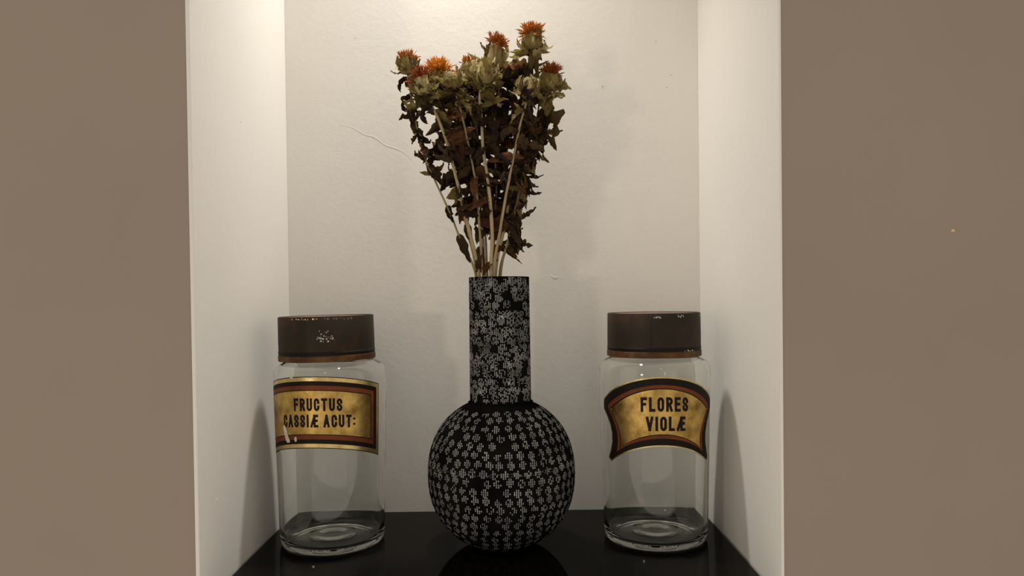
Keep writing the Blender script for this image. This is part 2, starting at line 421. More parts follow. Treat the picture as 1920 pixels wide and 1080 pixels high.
L0 = rect_label(H1, .1815, .1100, .0120, .0152)
lb = label_sheet('label', L0, A1, .00008, 'black_enamel', j1); lb['label'] = 'gold paper-like label with black and red border'
for nm, d, mt in (('gold_border', .0008, 'gold_edge'), ('black_border', .0046, 'black_enamel'), ('red_border', .0090, 'red_enamel'), ('black_line', .0133, 'black_enamel'), ('gold_panel', .0142, 'gold_leaf')):
    label_sheet(nm, offset_poly(L0, d), A1, .00008+0.00005*(1+['gold_border', 'black_border', 'red_border', 'black_line', 'gold_panel'].index(nm)), mt, lb)
lettering([('FRUCTUS', .0128, .1535, 4.5, .0500, .20), ('CASSIÆ ACUT:', .0128, .1372, 3.5, .0785, .20)], A1, .00045, .006, lb)
# flaked-off patches of the label
def flake(pts, ang, parent, r0):
    verts = [wrap(ang, u, z, r0) for u, z in pts]
    return obj('paint_chip', verts, [tuple(range(len(verts)))], 'chipped_enamel', parent, smooth=False)
def flake_px(pix, parent, cxp):
    out = []
    for x, y in pix:
        s = max(-0.995, min(0.995, (x-cxp)/103.0)); a = math.asin(s)
        z = 0.2565-(y-568)/1400*(JY-.0585*math.cos(a)); out.append(((a+math.radians(18.5))*0.0585, z))
    return flake(out, 0, parent, .0006)
flake_px([(538, 800), (541, 797), (544, 806), (546, 818), (549, 829), (545, 831), (542, 826), (540, 814)], lb, 627)
flake_px([(557, 820), (560, 822), (560, 829), (557, 830), (555.5, 825)], lb, 627)
flake_px([(548, 706), (557, 703), (560, 705), (556, 709), (558, 713), (553, 712), (551, 709)], lb, 627)
flake_px([(575, 711), (590, 711), (590, 713.5), (579, 713.5)], lb, 627)
flake_px([(606, 703), (612, 703), (609, 706)], lb, 627)

# --- jar with the shield label
base2 = P(1229, 1007, JY); base2.z = 0
j2 = thing('apothecary_jar', base2, 'glass apothecary jar with scroll-shaped gold label reading FLORES VIOLÆ', 'jar')
g2 = bpy.data.objects.new('glass_body', bpy.data.objects['glass_body'].data); link(g2, j2); g2.rotation_euler = (0, 0, 1.3)
lid2 = make_lid(j2, .1943, .2395, .0488, 0.0, 4)
rr = random.Random(21)
chips('paint_chip', lid2, [(-6, .2355, .0022, .0006, 18, .0007), (22, .2365, .002, .0008, 12, .0009), (34, .2007, .004, .0010, 16, .0007), (62, .2365, .003, .0006, 8, .0006)], .0488, 'scratch', rr)['label'] = 'pale scuff marks'
sx = .0489*math.sin(math.radians(-14)); sy = -.0489*math.cos(math.radians(-14))
v_, f_ = tube([Vector((sx, sy, z)) for z in (.2012, .212, .225, .2385)], [.00045]*4, 6); obj('seam', v_, f_, 'brown_tin', lid2)
A2 = -3
def d2u(a): return math.radians(a)*0.0585
half_side = [(60.0, .0868), (63.5, .0905), (59.5, .0985), (56.5, .108), (56.5, .117), (59.5, .126), (65, .1335), (70, .1378), (72, .1400), (72, .1465), (70.5, .1510)]
pts = []
for i in range(0, 25):                       # bottom arch, one tip to the other
    t = -1+2*i/24; pts.append(Vector((d2u(58.5)*t, .1075-(.1075-.0868)*abs(t)**2.0)))
for a, z in half_side[1:]: pts.append(Vector((d2u(a), z)))
for i in range(1, 24):
    t = 1-2*i/24; pts.append(Vector((d2u(70.5)*t, .1768-(.1768-.1510)*abs(t)**2.0)))
for a, z in reversed(half_side[1:]): pts.append(Vector((-d2u(a), z)))
lb2 = label_sheet('label', pts, A2, .00008, 'gold_edge', j2); lb2['label'] = 'scroll-shaped gold label with black and red border'
def inset(d, k):                              # inner outlines are smoother than the rim
    q = []
    sx_ = (d2u(66)-d)/d2u(66)
    for i in range(0, 25):
        t = -1+2*i/24; q.append(Vector(((d2u(57.5)-d*k)*t, .1075+d-(.1075-.0905)*abs(t)**2.0)))
    for a, z in ((56.5, .0985), (55.5, .108), (56.0, .117), (59, .126), (64, .1345), (69, .142)): 
        if z > q[24].y+0.004: q.append(Vector((d2u(a)-d, z)))
    for i in range(0, 25):
        t = 1-2*i/24; q.append(Vector(((d2u(70)-d)*t, .1768-d-(.1768-.1525)*abs(t)**2.0)))
    for a, z in reversed(((56.5, .0985), (55.5, .108), (56.0, .117), (59, .126), (64, .1345), (69, .142))): 
        if z > q[24].y+0.004: q.append(Vector((-d2u(a)+d, z)))
    return q
for i, (nm, d, k, mt) in enumerate((('black_border', .0022, .3, 'black_enamel'), ('red_border', .0080, 1.0, 'red_enamel'), ('black_line', .0113, 1.0, 'black_enamel'), ('gold_panel', .0123, 1.0, 'gold_leaf'))):
    label_sheet(nm, offset_poly(pts, .0013) if i == 0 else inset(d, k), A2, .00008+0.00005*(i+1), mt, lb2)
lettering([('FLORES', .0145, .1495, 3.0, .0490, .20), ('VIOLÆ', .0145, .1302, 4.0, .0408, .20)], A2, .00045, .006, lb2)

# ------------------------------------------------------------------ vase
VY = 0.777
vb = P(942, 1022, VY); vb.z = 0
vase = thing('vase', vb, 'black round-bodied vase with tall neck covered in etched white dots', 'vase')
VR, VZ, VH = 0.0765, 0.0755, 0.0785
def vase_r(z):
    t = min(1, abs(z-VZ)/VH); return VR*(1-t**2.25)**(1/2.15)
prof = [(0, .0015), (.024, .0015), (.027, 0)]
N = 40
for i in range(N+1):
    t = -math.cos(PI*i/N); z = VZ+VH*t*0.999
    r_ = vase_r(z)
    if z < 0.0012: continue
    if z > .1500: continue
    prof.append((r_, z))
ztop = prof[-1][1]
prof += [(.034, ztop+.0012), (.0265, ztop+.0014), (.0265, ztop-.006), (.045, .13), (.065, .10), (.070, .0755), (.066, .04), (.045, .012), (0, .008)]
lathe('body', prof, 'vase_black', vase, 128)
NZ0, NZ1 = .1495, .2785
def neck_r(z): return .0318+(.0313-.0318)*(z-NZ0)/(NZ1-NZ0)
lathe('neck', [(.0270, NZ0+.0008), (.0312, NZ0-.0004), (.0319, NZ0+.0008), (neck_r(.2), .2), (.0313, NZ1-.0006), (.0308, NZ1), (.0282, NZ1), (.0278, NZ1-.0008), (.0268, .2), (.0270, NZ0+.0008)], 'vase_black', vase, 128, sharp=0.6)
# etched dots: small pale cells in a hatch, clipped to an oval
rv = random.Random(8)
def dot(verts, faces, rfun, a0, z0, wu, wz, nu, nz, skip, off):
    slope = rv.uniform(-0.08, 0.08)
    for i in range(nu):
        for k in range(nz):
            u = (i+0.5)/nu*2-1; q = (k+0.5)/nz*2-1
            if u*u+q*q > 1.12 or rv.random() < skip: continue
            cu = u*wu/2; cz = q*wz/2+slope*cu
            hu = wu/nu*rv.uniform(.20, .32); hz = wz/nz*rv.uniform(.34, .46)
            b0 = len(verts)
            for du, dz in ((-hu, -hz), (hu, -hz), (hu, hz), (-hu, hz)):
                z = z0+cz+dz; r_ = rfun(z); a = a0+(cu+du)/max(.012, r_)
                verts.append(((r_+off)*math.sin(a), -(r_+off)*math.cos(a), z))
            faces.append((b0, b0+1, b0+2, b0+3))
verts, faces = [], []
# rows equally spaced along the profile's arc length
zs = [0.004+i*(0.1445-0.004)/400 for i in range(401)]; s = [0]
for a, b_ in zip(zs[:-1], zs[1:]): s.append(s[-1]+math.hypot(b_-a, vase_r(b_)-vase_r(a)))
nrow = 19
for i in range(nrow):
    tgt = s[-1]*(i+0.45)/nrow; k = min(range(401), key=lambda q: abs(s[q]-tgt)); z = zs[k]; r_ = vase_r(z)
    slope = math.hypot(1, (vase_r(z+.0004)-vase_r(z-.0004))/.0008)
    n = int(2*PI*r_/0.0108); ph = rv.uniform(0, 1)
    for q in range(n):
        a = 2*PI*(q+ph+rv.gauss(0, .06))/n
        if rv.random() < .04: continue
        wz = rv.uniform(.0076, .0090)/slope
        dot(verts, faces, vase_r, a, z+rv.gauss(0, .0005)/slope + .0012*math.sin(a*2+i*.35)/slope, rv.uniform(.0070, .0084), wz, 4, 4, .10, .00010)
d_ = obj('dot_pattern', verts, faces, 'vase_etching', vase, smooth=False); d_['kind'] = 'stuff'; d_['label'] = 'rows of hatched white dots'
verts, faces = [], []
for zz in (.0872, .0884, .0895):
    for k in range(150):
        if rv.random() < .45: continue
        a = 2*PI*k/150; b0 = len(verts); da = 2*PI/150*rv.uniform(.4, 1.0); hz = .00012
        for du, dz in ((0, -hz), (da, -hz), (da, hz), (0, hz)):
            z = zz+dz+.0012*math.sin(a+du+.5); verts.append(((vase_r(z)+.00012)*math.sin(a+du), -(vase_r(z)+.00012)*math.cos(a+du), z))
        faces.append((b0, b0+1, b0+2, b0+3))
o = obj('turned_line', verts, faces, 'vase_etching', vase, smooth=False); o['kind'] = 'stuff'
verts, faces = [], []
for i in range(15):
    z = NZ0+.0055+i*(NZ1-NZ0-.0095)/14
    n = 23; ph = rv.uniform(0, 1)
    for q in range(n):
        if rv.random() < .10: continue
        a = 2*PI*(q+ph+rv.gauss(0, .16))/n; zz = z+rv.gauss(0, .0010)
        wz = rv.uniform(.0080, .0100); zz = min(NZ1-.0006-wz/2, max(NZ0+.001+wz/2, zz))
        dot(verts, faces, neck_r, a, zz, rv.uniform(.0075, .0096), wz, 5, 6, .26, .00010)
d_ = obj('neck_pattern', verts, faces, 'vase_etching', vase, smooth=False); d_['kind'] = 'stuff'; d_['label'] = 'crowded patches of white hatching'

# ------------------------------------------------------------------ dried safflowers
rl_ = random.Random(77)
def leaf_mesh(name, seed, W, bend, curl, ripple, twist, tip=1.0, nu=14, nv=8):
    """unit-length blade growing along +z, face towards +y, origin at its base"""
    r = random.Random(seed); verts, faces = [], []
    p1, p2, p3 = r.uniform(0, 6), r.uniform(0, 6), r.uniform(0, 6)
    pos = Vector((0, 0, 0)); ang = 0.0; b1 = bend*r.uniform(.6, 1.3)
    sb = r.uniform(-.5, .5)
    for i in range(nu+1):
        t = i/nu
        wd = W*(math.sin(PI*min(1, t**0.72))**0.8)*(1-0.25*t*tip)+0.012*(1-t)
        if i == nu: wd = 0.004
        d = Vector((math.sin(sb*t)*.4, math.sin(ang), math.cos(ang))).normalized()
        nrm = Vector((0, math.cos(ang), -math.sin(ang))); side = d.cross(nrm).normalized()
        tw = twist*t
        s2 = side*math.cos(tw)+nrm*math.sin(tw); n2 = nrm*math.cos(tw)-side*math.sin(tw)
        for k in range(nv+1):
            v = k/nv*2-1; c = curl*(0.6+0.6*t)
            x = math.sin(v*c)/max(c, .01)*wd/2; y = (1-math.cos(v*c))/max(c, .01)*wd/2
            h = ripple*wd*(math.sin(9*t+p1+2.2*v)*abs(v)+.5*math.sin(17*t+p2)*v+.35*math.sin(6*v+p3+5*t))
            cr = ripple*wd*.9*(math.sin(23*t+4*v+p2)*.5+math.sin(11*v-7*t+p1)*.5); verts.append(pos+s2*(x*(1+ripple*.55*math.sin(19*t+p3*(2 if v > 0 else 1))))+n2*(y+h+cr+(r.gauss(0, .022) if 0 < i < nu else 0))+s2*(r.gauss(0, .010) if 0 < i < nu else 0))
        pos = pos+d*(1/nu); ang += b1/nu*(1.6*t+.3)+r.gauss(0, .07)
    for i in range(nu):
        for k in range(nv):
            a = i*(nv+1)+k; faces.append((a, a+1, a+nv+2, a+nv+1))
    return mesh_from(name, verts, faces, None)
LEAF_MATS = ['leaf_brown', 'leaf_red', 'leaf_olive', 'leaf_yellow', 'bract_khaki']
def family(name, n, f_):
    out = []
    for i in range(n):
        me = f_(name, i); me.materials.append(MATS['leaf_brown']); out.append(me)
    return out
BROAD = family('leaf', 9, lambda nm, i: leaf_mesh(nm, 100+i, rl_.uniform(.42, .66), rl_.uniform(-.8, 1.0), rl_.uniform(.8, 1.6), rl_.uniform(.10, .22), rl_.uniform(-.9, .9)))
CURLED = family('leaf', 12, lambda nm, i: leaf_mesh(nm, 200+i, rl_.uniform(.38, .62), rl_.choice((-1, 1))*rl_.uniform(1.4, 2.8), rl_.uniform(1.2, 2.3), rl_.uniform(.16, .30), rl_.uniform(-2, 2)))
NARROW = family('leaf', 9, lambda nm, i: leaf_mesh(nm, 300+i, rl_.uniform(.22, .36), rl_.choice((-1, 1))*rl_.uniform(.5, 2.0), rl_.uniform(.6, 1.5), rl_.uniform(.06, .14), rl_.uniform(-1.2, 1.2)))
BRACT = family('bract', 8, lambda nm, i: leaf_mesh(nm, 400+i, rl_.uniform(.34, .50), -rl_.uniform(.3, .9), rl_.uniform(.7, 1.2), rl_.uniform(.05, .13), rl_.uniform(-.4, .4), nu=9, nv=6))
FLARE = family('bract', 7, lambda nm, i: leaf_mesh(nm, 500+i, rl_.uniform(.26, .42), rl_.uniform(.2, 1.3), rl_.uniform(.6, 1.2), rl_.uniform(.06, .16), rl_.uniform(-.8, .8), nu=9, nv=6))

def frame(z, y):
    """rotation whose +z is z and whose +y leans to y"""
    z = z.normalized(); x = y.cross(z)
    if x.length < 1e-4: x = Vector((1, 0, 0)).cross(z)
    x.normalize(); y = z.cross(x)
    return Matrix((x, y, z)).transposed()
def blade(name, mesh, mat, parent, loc, d, face, L, wid=1.0):
    o = bpy.data.objects.new(name, mesh); C.objects.link(o); o.parent = parent
    o.location = loc; o.rotation_mode = 'QUATERNION'; o.rotation_quaternion = frame(d, face).to_quaternion()
    o.scale = (L*wid, L*wid, L)
    o.material_slots[0].link = 'OBJECT'; o.material_slots[0].material = MATS[mat]
    return o
def urn_mesh(kind, seed):
    """seed head: a barrel of overlapping scales, unit radius"""
    r = random.Random(seed); n = 36; verts, faces = [], []
    if kind == 'tall': prof_ = [(.25, -.15), (.62, .05), (.92, .5), (1.0, 1.0), (.95, 1.6), (.85, 2.2), (.72, 2.8), (.62, 3.2), (.40, 3.35), (0, 3.3)]
    elif kind == 'bud': prof_ = [(.22, -.15), (.65, .05), (.95, .45), (1.03, .9), (.96, 1.35), (.74, 1.8), (.45, 2.15), (.18, 2.35), (0, 2.4)]
    else: prof_ = [(.25, -.15), (.70, .0), (.98, .35), (1.05, .75), (.97, 1.15), (.80, 1.45), (.66, 1.6), (.45, 1.55), (0, 1.5)]
    fine = []
    for i in range(len(prof_)-1):
        for k in range(4):
            t = k/4; fine.append((prof_[i][0]*(1-t)+prof_[i+1][0]*t, prof_[i][1]*(1-t)+prof_[i+1][1]*t))
    fine.append(prof_[-1])
    for j, (rad, z) in enumerate(fine):
        for k in range(n):
            th = 2*PI*k/n; row = int(z/.5); f_ = (z/.5) % 1
            lobe = abs(math.sin(th*4.5+(row % 2)*PI/2+seed)); d = 1+.085*lobe*(1-f_*.6)+r.gauss(0, .008)
            verts.append((rad*d*math.cos(th), rad*d*math.sin(th), z))
    for j in range(len(fine)-1):
        for k in range(n): faces.append((j*n+k, j*n+(k+1) % n, (j+1)*n+(k+1) % n, (j+1)*n+k))
    return mesh_from('flower_head', verts, faces, 'urn_khaki')
URNS = {k: [urn_mesh(k, s_) for s_ in (1, 2, 3)] for k in ('tall', 'bud', 'open')}
def tuft_mesh(seed, n, length, spread, droop=0.35):
    """bunch of thin dried florets, unit = urn radius, from the origin along +z"""
    r = random.Random(seed); verts, faces = [], []
    for i in range(n):
        th = r.uniform(0, 2*PI); el = abs(r.gauss(0, spread)); el = min(el, 1.75)
        d = Vector((math.sin(el)*math.cos(th), math.sin(el)*math.sin(th), math.cos(el))); L = length*r.uniform(.55, 1.15)
        st = Vector((math.cos(th), math.sin(th), 0))*r.uniform(0, .5)
        side = d.cross(Vector((r.uniform(-1, 1), r.uniform(-1, 1), r.uniform(-1, 1)))).normalized()
        pts_ = []; p = st.copy(); dd = d.copy()
        for k in range(5):
            pts_.append(p.copy()); p = p+dd*(L/4); dd = (dd+Vector((r.gauss(0, .18), r.gauss(0, .18), r.gauss(-droop*.25, .15)))).normalized()
        wd = r.uniform(.045, .085)
        b0 = len(verts); ws = (.8, .8, 1.0, 1.2, .15)
        dep = d.cross(side).normalized()
        for k, q in enumerate(pts_):                  # three-sided blade
            for m_ in range(3):
                a = 2*PI*m_/3; verts.append(q+(side*math.cos(a)+dep*math.sin(a)*.6)*wd*ws[k])
        for k in range(4):
            for m_ in range(3):
                m2 = (m_+1) % 3; faces.append((b0+k*3+m_, b0+k*3+m2, b0+k*3+3+m2, b0+k*3+3+m_))
        if r.random() < .6:                            # split floret lobes
            for q in range(2):
                tip = pts_[3]+(d+Vector((r.gauss(0, .6), r.gauss(0, .6), r.gauss(0, .4)))).normalized()*length*.28
                c0 = len(verts); verts += [pts_[3]+side*wd, pts_[3]-side*wd, pts_[3]+dep*wd, tip]
                faces += [(c0, c0+1, c0+3), (c0+1, c0+2, c0+3), (c0+2, c0, c0+3)]
    return mesh_from('petal_tuft', verts, faces, 'floret_orange', False)

S = VY/F                                     # metres per pixel at the vase's depth
def make_flower(label, path, head, leaves, thick=0.0017, cat='dried flower', group='dried safflowers in the vase'):
    """path: (px, py, depth offset) from the vase mouth up; head: dict; leaves: dict"""
    r = random.Random(head['seed'])
    top = [P(x, y, VY+dz) for x, y, dz in path]
    foot = Vector((vb.x+(top[0].x-vb.x)*-0.35, VY+(top[0].y-VY)*-0.35, 0.0125))
    mid = Vector((vb.x+(top[0].x-vb.x)*0.55, VY+(top[0].y-VY)*0.55, 0.175))
    pts_ = catmull([foot, mid]+top, 7)
    root = thing('dried_safflower', foot, label, cat, group)
    n = len(pts_)
    rad = [thick*(1.05-0.5*(i/(n-1)))*(1+.06*math.sin(i*1.7)) for i in range(n)]
    v_, f_ = tube([p-foot for p in pts_], rad, 7)
    obj('stem', v_, f_, 'stem_tan', root)
    # ---- flower head
    R = head['w']*S/2*.98
    hp = P(*head['at'][:2], VY+head['at'][2]) if 'at' in head else pts_[-1]
    ax = Vector((head.get('tx', 0), head.get('ty', -.15), 1)).normalized()
    kind = head['kind']
    hd = bpy.data.objects.new('flower_head', URNS[kind][head['seed'] % 3]); C.objects.link(hd); hd.parent = root
    hd.location = hp-foot; hd.rotation_mode = 'QUATERNION'; q_ = ax.to_track_quat('Z', 'Y') @ Quaternion((0, 0, 1), r.uniform(0, 6)); hd.rotation_quaternion = q_
    hd.scale = (R, R, R)
    hgt = {'tall': 3.25, 'bud': 2.3, 'open': 1.5}[kind]
    for k in range(head.get('bracts', 9)):          # leafy bracts hugging the head
        th = 2*PI*(k+r.uniform(-.3, .3))/head.get('bracts', 9); lvl = r.uniform(0.0, .5)
        o_ = Vector((math.cos(th), math.sin(th), 0)); rad_ = .92
        d = (Vector((0, 0, 1))+o_*r.uniform(.05, .45)).normalized()
        blade('bract', r.choice(BRACT), 'bract_khaki' if r.random() < .75 else 'leaf_olive', hd, o_*rad_+Vector((0, 0, lvl)), d, o_, hgt*r.uniform(.75, 1.15)*head.get('bl', 1), 1.25 if kind != 'tall' else .8)
    for k in range(head.get('flares', 5)):          # spreading lower bracts
        th = 2*PI*(k+r.uniform(-.35, .35))/max(1, head.get('flares', 5)); o_ = Vector((math.cos(th), math.sin(th), 0))
        d = (o_+Vector((0, 0, r.uniform(-.3, .9)))).normalized()
        blade('bract', r.choice(FLARE), r.choice(('bract_khaki', 'leaf_olive', 'leaf_yellow' if head.get('yellow') else 'leaf_olive')), hd, o_*.7+Vector((0, 0, r.uniform(-.2, .2))), d, -o_+Vector((0, 0, 1)), r.uniform(1.3, 2.1))
    if head.get('tuft'):
        tn, tl, tsp = head['tuft']; tl *= 1.2; tn = int(tn*1.5)
        me = tuft_mesh(head['seed']+50, tn, tl, tsp, head.get('droop', .35))
        t = bpy.data.objects.new('petal_tuft', me); C.objects.link(t); t.parent = hd; t.location = (0, 0, hgt-.15)
        t['label'] = 'tuft of dried orange petals'
        if head.get('rust'): t.material_slots[0].link = 'OBJECT'; t.material_slots[0].material = MATS['floret_rust']
        if 'ttilt' in head:
            dloc = q_.inverted() @ Vector(head['ttilt']).normalized(); t.rotation_mode = 'QUATERNION'; t.rotation_quaternion = dloc.to_track_quat('Z', 'Y')
    # ---- leaves along the stem
    t0, t1 = leaves.get('from', .5), leaves.get('to', .98)
    # arc position measured only above the vase mouth
    i0 = next(i for i, p in enumerate(pts_) if p.z > NZ1+.004)
    up = pts_[i0:]
    nl = int(leaves['n']*1.5)
    for k in range(nl):
        t = leaves.get('lo', .12)+(leaves.get('hi', 1.0)-leaves.get('lo', .12))*((k+r.uniform(.1, .9))/nl)
        i = min(len(up)-1, int(t*(len(up)-1))); p = up[i]
        th = r.uniform(0, 2*PI); out = Vector((math.cos(th), .8*math.sin(th), 0))
        side_ = leaves.get('side', 0)
        if side_: out = (out+Vector((side_*.7, 0, 0))).normalized()
        droop = r.uniform(-1.1, .8) if t < .8 else r.uniform(-.8, 1.1)
        d = (out+Vector((0, 0, droop))).normalized()
        rng = r.random()
        fam = BROAD if rng < .40 else (CURLED if rng < .84 else NARROW)
        L = S*r.uniform(34, 62)*leaves.get('size', 1)
        if p.z < NZ1+.04: L *= .8
        if t > .84: mt = r.choice(('leaf_olive', 'leaf_olive', 'leaf_brown', 'bract_khaki', 'leaf_yellow' if head.get('yellow') else 'leaf_olive'))
        elif t > .65: mt = r.choice(('leaf_olive', 'leaf_brown', 'leaf_brown', 'leaf_red'))
        else: mt = r.choice(('leaf_brown', 'leaf_brown', 'leaf_red'))
        # keep blades clear of the back wall
        if p.y+d.y*L > YB-.01: d.y = -abs(d.y)
        blade('leaf', r.choice(fam), mt, root, p-foot, d, Vector((0, 0, 1))+out*-.2, L)
    return root, foot, pts_
def hero(root, foot, px, py, dz, tx, ty, L, mesh, mat, face=(0, -1, 0), wid=1.0, td=0.0):
    """one particular leaf: base pixel, tip direction in the picture plane, length in px"""
    p = P(px, py, VY+dz); d = Vector((tx, td, -ty)).normalized(); tip = p+d*L*S; L0_ = L*S
    # a leaf grows from the nearest stem, so start it there and keep its tip
    best = min(((q-p).length, k, q) for k, (r_, f0, pl) in D.items() for q in pl if q.z > NZ1)
    root, foot, _ = D[best[1]]; q = best[2]
    d = tip-q; Ln = max(min(d.length, 64*S), 0.6*L0_); wid *= (L0_/Ln)**.7
    return blade('leaf', mesh, mat, root, q-foot, d.normalized(), Vector(face), Ln, wid)

D = {}
D['a'] = make_flower('dried safflower on the outermost thin stem leaning furthest to the left side wall', [(893, 521, -.012), (868, 462, -.014), (846, 405, -.016), (814, 335, -.018), (795, 290, -.018), (783, 245, -.016), (775, 200, -.014), (767, 160, -.014), (766, 138, -.014)],
    dict(seed=1, kind='open', bl=1.12, w=32, tx=-.05, tuft=(90, 1.15, .75), bracts=9, flares=5), dict(n=13, lo=.40, size=.8), .0012)
D['b'] = make_flower('dried safflower with broad khaki head and rusty petals tipped toward the left wall', [(899, 521, -.016), (884, 450, -.022), (868, 385, -.025), (852, 320, -.028), (836, 262, -.03), (818, 215, -.03), (803, 188, -.03), (800, 176, -.03)],
    dict(seed=2, kind='open', w=40, tx=-.25, ty=-.3, tuft=(90, 1.0, .7), rust=True, bracts=12, flares=6, ttilt=(-.5, -.3, .8)), dict(n=11, lo=.3, side=-.4), .0021)
D['c'] = make_flower('dried safflower with bright orange petals beside the round closed bud', [(896, 521, .004), (876, 430, .0), (862, 360, -.004), (848, 300, -.006), (836, 240, -.008), (826, 195, -.01), (822, 166, -.01)],
    dict(seed=3, kind='open', w=40, tx=.02, ty=-.2, tuft=(120, 1.3, .8), bracts=9, flares=5), dict(n=14, lo=.25, side=-.3), .0016)
D['d'] = make_flower('dried safflower ending in a smooth round closed khaki bud', [(906, 521, -.018), (900, 440, -.022), (893, 350, -.026), (880, 280, -.028), (866, 215, -.03), (856, 180, -.032), (853, 168, -.034)],
    dict(seed=4, kind='bud', w=28, tx=-.35, ty=-.35, bracts=5, flares=5), dict(n=12, lo=.25), .0015)
D['e'] = make_flower('dried safflower with pale papery bud and greenish bracts', [(910, 521, .012), (905, 440, .012), (898, 350, .014), (888, 260, .014), (876, 195, .012), (872, 165, .010)],
    dict(seed=5, kind='bud', w=28, tx=.05, bracts=9, flares=5), dict(n=16, lo=.2), .0015)
D['f'] = make_flower('dried safflower with a tiny orange tuft hidden behind upright khaki bracts', [(914, 521, .016), (910, 440, .018), (902, 340, .02), (894, 240, .02), (888, 170, .02), (886, 142, .018)],
    dict(seed=6, kind='open', w=34, tx=-.2, tuft=(40, .85, .6), bracts=10, flares=5), dict(n=16, lo=.2), .0015)
D['g'] = make_flower('dried safflower with wide closed head of pale upright bracts on a thick straight stem', [(921, 521, -.02), (923, 440, -.026), (916, 350, -.03), (906, 280, -.032), (903, 225, -.034), (899, 185, -.036), (904, 155, -.036)],
    dict(seed=7, kind='open', bl=1.3, w=38, tx=.05, ty=-.3, bracts=15, flares=7), dict(n=9, lo=.5), .0022)
D['h'] = make_flower('dried safflower with tall slender head and orange petals spilling over its side', [(922, 521, .006), (928, 430, .006), (930, 340, .006), (928, 250, .006), (926, 170, .006), (925, 132, .004)],
    dict(seed=8, kind='tall', w=30, tx=.12, ty=-.1, tuft=(130, 1.35, .8), bracts=9, flares=7, ttilt=(.55, -.35, .7), droop=.8), dict(n=16, lo=.2), .0017)
D['i'] = make_flower('tallest dried safflower with rounded khaki head and open crown of bracts', [(929, 521, -.002), (945, 430, -.004), (962, 340, -.006), (976, 260, -.006), (988, 180, -.008), (996, 120, -.01), (998, 92, -.01)],
    dict(seed=9, kind='open', bl=1.05, w=36, tx=-.02, tuft=(150, 1.2, .85), bracts=7, flares=6, yellow=True), dict(n=15, lo=.25, side=.2), .0018)
D['j'] = make_flower('dried safflower with dark rust petals leaning furthest to the right side wall', [(938, 521, -.006), (952, 455, -.008), (968, 385, -.01), (984, 315, -.012), (1004, 255, -.014), (1022, 205, -.016), (1029, 168, -.016)],
    dict(seed=10, kind='open', w=36, tx=.12, ty=-.2, tuft=(110, 1.2, .6), rust=True, bracts=9, flares=7), dict(n=20, lo=.12, side=.3), .0017)
D['k'] = make_flower('dried safflower with shrivelled papery bud below the tallest head', [(926, 521, -.022), (938, 430, -.028), (950, 360, -.032), (962, 300, -.034), (975, 235, -.036), (985, 200, -.038), (988, 180, -.038)],
    dict(seed=11, kind='bud', w=28, tx=.05, ty=-.3, bracts=12, flares=6), dict(n=9, lo=.35), .0017)
D['l'] = make_flower('dried safflower with loose crumpled bracts between the tall head and the tallest one', [(928, 521, .018), (938, 430, .022), (948, 330, .026), (952, 250, .026), (952, 190, .022), (950, 150, .02)],
    dict(seed=12, kind='open', w=42, tx=.1, bracts=12, flares=8, yellow=True), dict(n=18, lo=.2), .0015)
D['m'] = make_flower('dried safflower with drooping brown leaves and a small bud at its bent tip', [(936, 521, .010), (956, 450, .014), (976, 370, .018), (992, 300, .02), (1004, 240, .018), (1010, 200, .014), (1010, 178, .012)],
    dict(seed=13, kind='bud', w=26, tx=.15, bracts=10, flares=7), dict(n=20, lo=.1, side=.4), .0015)

def H(k, *a, **kw): return hero(D[k][0], D[k][1], *a, **kw)
# leaves that shape the outline
H('c', 848, 262, -.03, .9, -.45, 52, BROAD[0], 'leaf_red', wid=1.0)
H('c', 852, 275, -.032, .7, .2, 40, BROAD[3], 'leaf_red')
H('g', 940, 285, -.034, -.7, .45, 38, BROAD[1], 'leaf_red')
H('k', 950, 290, -.036, .8, .2, 34, BROAD[4], 'leaf_red')
H('g', 920, 380, -.034, -.95, .15, 60, CURLED[2], 'leaf_red', wid=.8)
H('b', 858, 345, -.03, .05, 1, 38, CURLED[5], 'leaf_brown')
H('d', 880, 330, -.034, .2, 1, 45, BROAD[2], 'leaf_red', wid=.7)
H('a', 806, 330, -.02, -.8, -.3, 22, BROAD[5], 'leaf_olive')
H('a', 798, 300, -.02, -.6, -.7, 24, NARROW[1], 'leaf_brown', wid=1.4)
H('a', 800, 322, -.02, .8, .8, 50, BROAD[6], 'leaf_brown', wid=.6)
H('b', 862, 440, -.02, .35, 1, 58, BROAD[7], 'leaf_brown', wid=.6)
H('d', 905, 480, -.02, -.1, .9, 34, BROAD[8], 'leaf_red')
H('g', 912, 455, -.015, -.3, .9, 42, BROAD[2], 'leaf_brown')
H('j', 962, 430, -.012, .35, .9, 46, BROAD[0], 'leaf_brown')
H('j', 966, 445, -.014, .5, -.5, 24, CURLED[1], 'leaf_brown')
H('j', 958, 468, -.014, .95, .2, 36, NARROW[4], 'leaf_brown', wid=1.5)
H('j', 970, 478, -.012, .55, .8, 20, NARROW[6], 'leaf_brown')
H('j', 968, 480, -.010, .45, -.9, 28, NARROW[2], 'leaf_brown')
H('m', 985, 325, .005, .3, .9, 36, CURLED[0], 'leaf_olive')
H('m', 978, 350, .005, .3, .9, 40, CURLED[3], 'leaf_brown')
H('m', 972, 385, .002, .2, .95, 36, CURLED[7], 'leaf_olive')
H('i', 945, 410, .0, -.2, .95, 44, BROAD[5], 'leaf_brown')
H('e', 892, 410, .0, -.1, .95, 50, BROAD[3], 'leaf_brown', wid=.7)
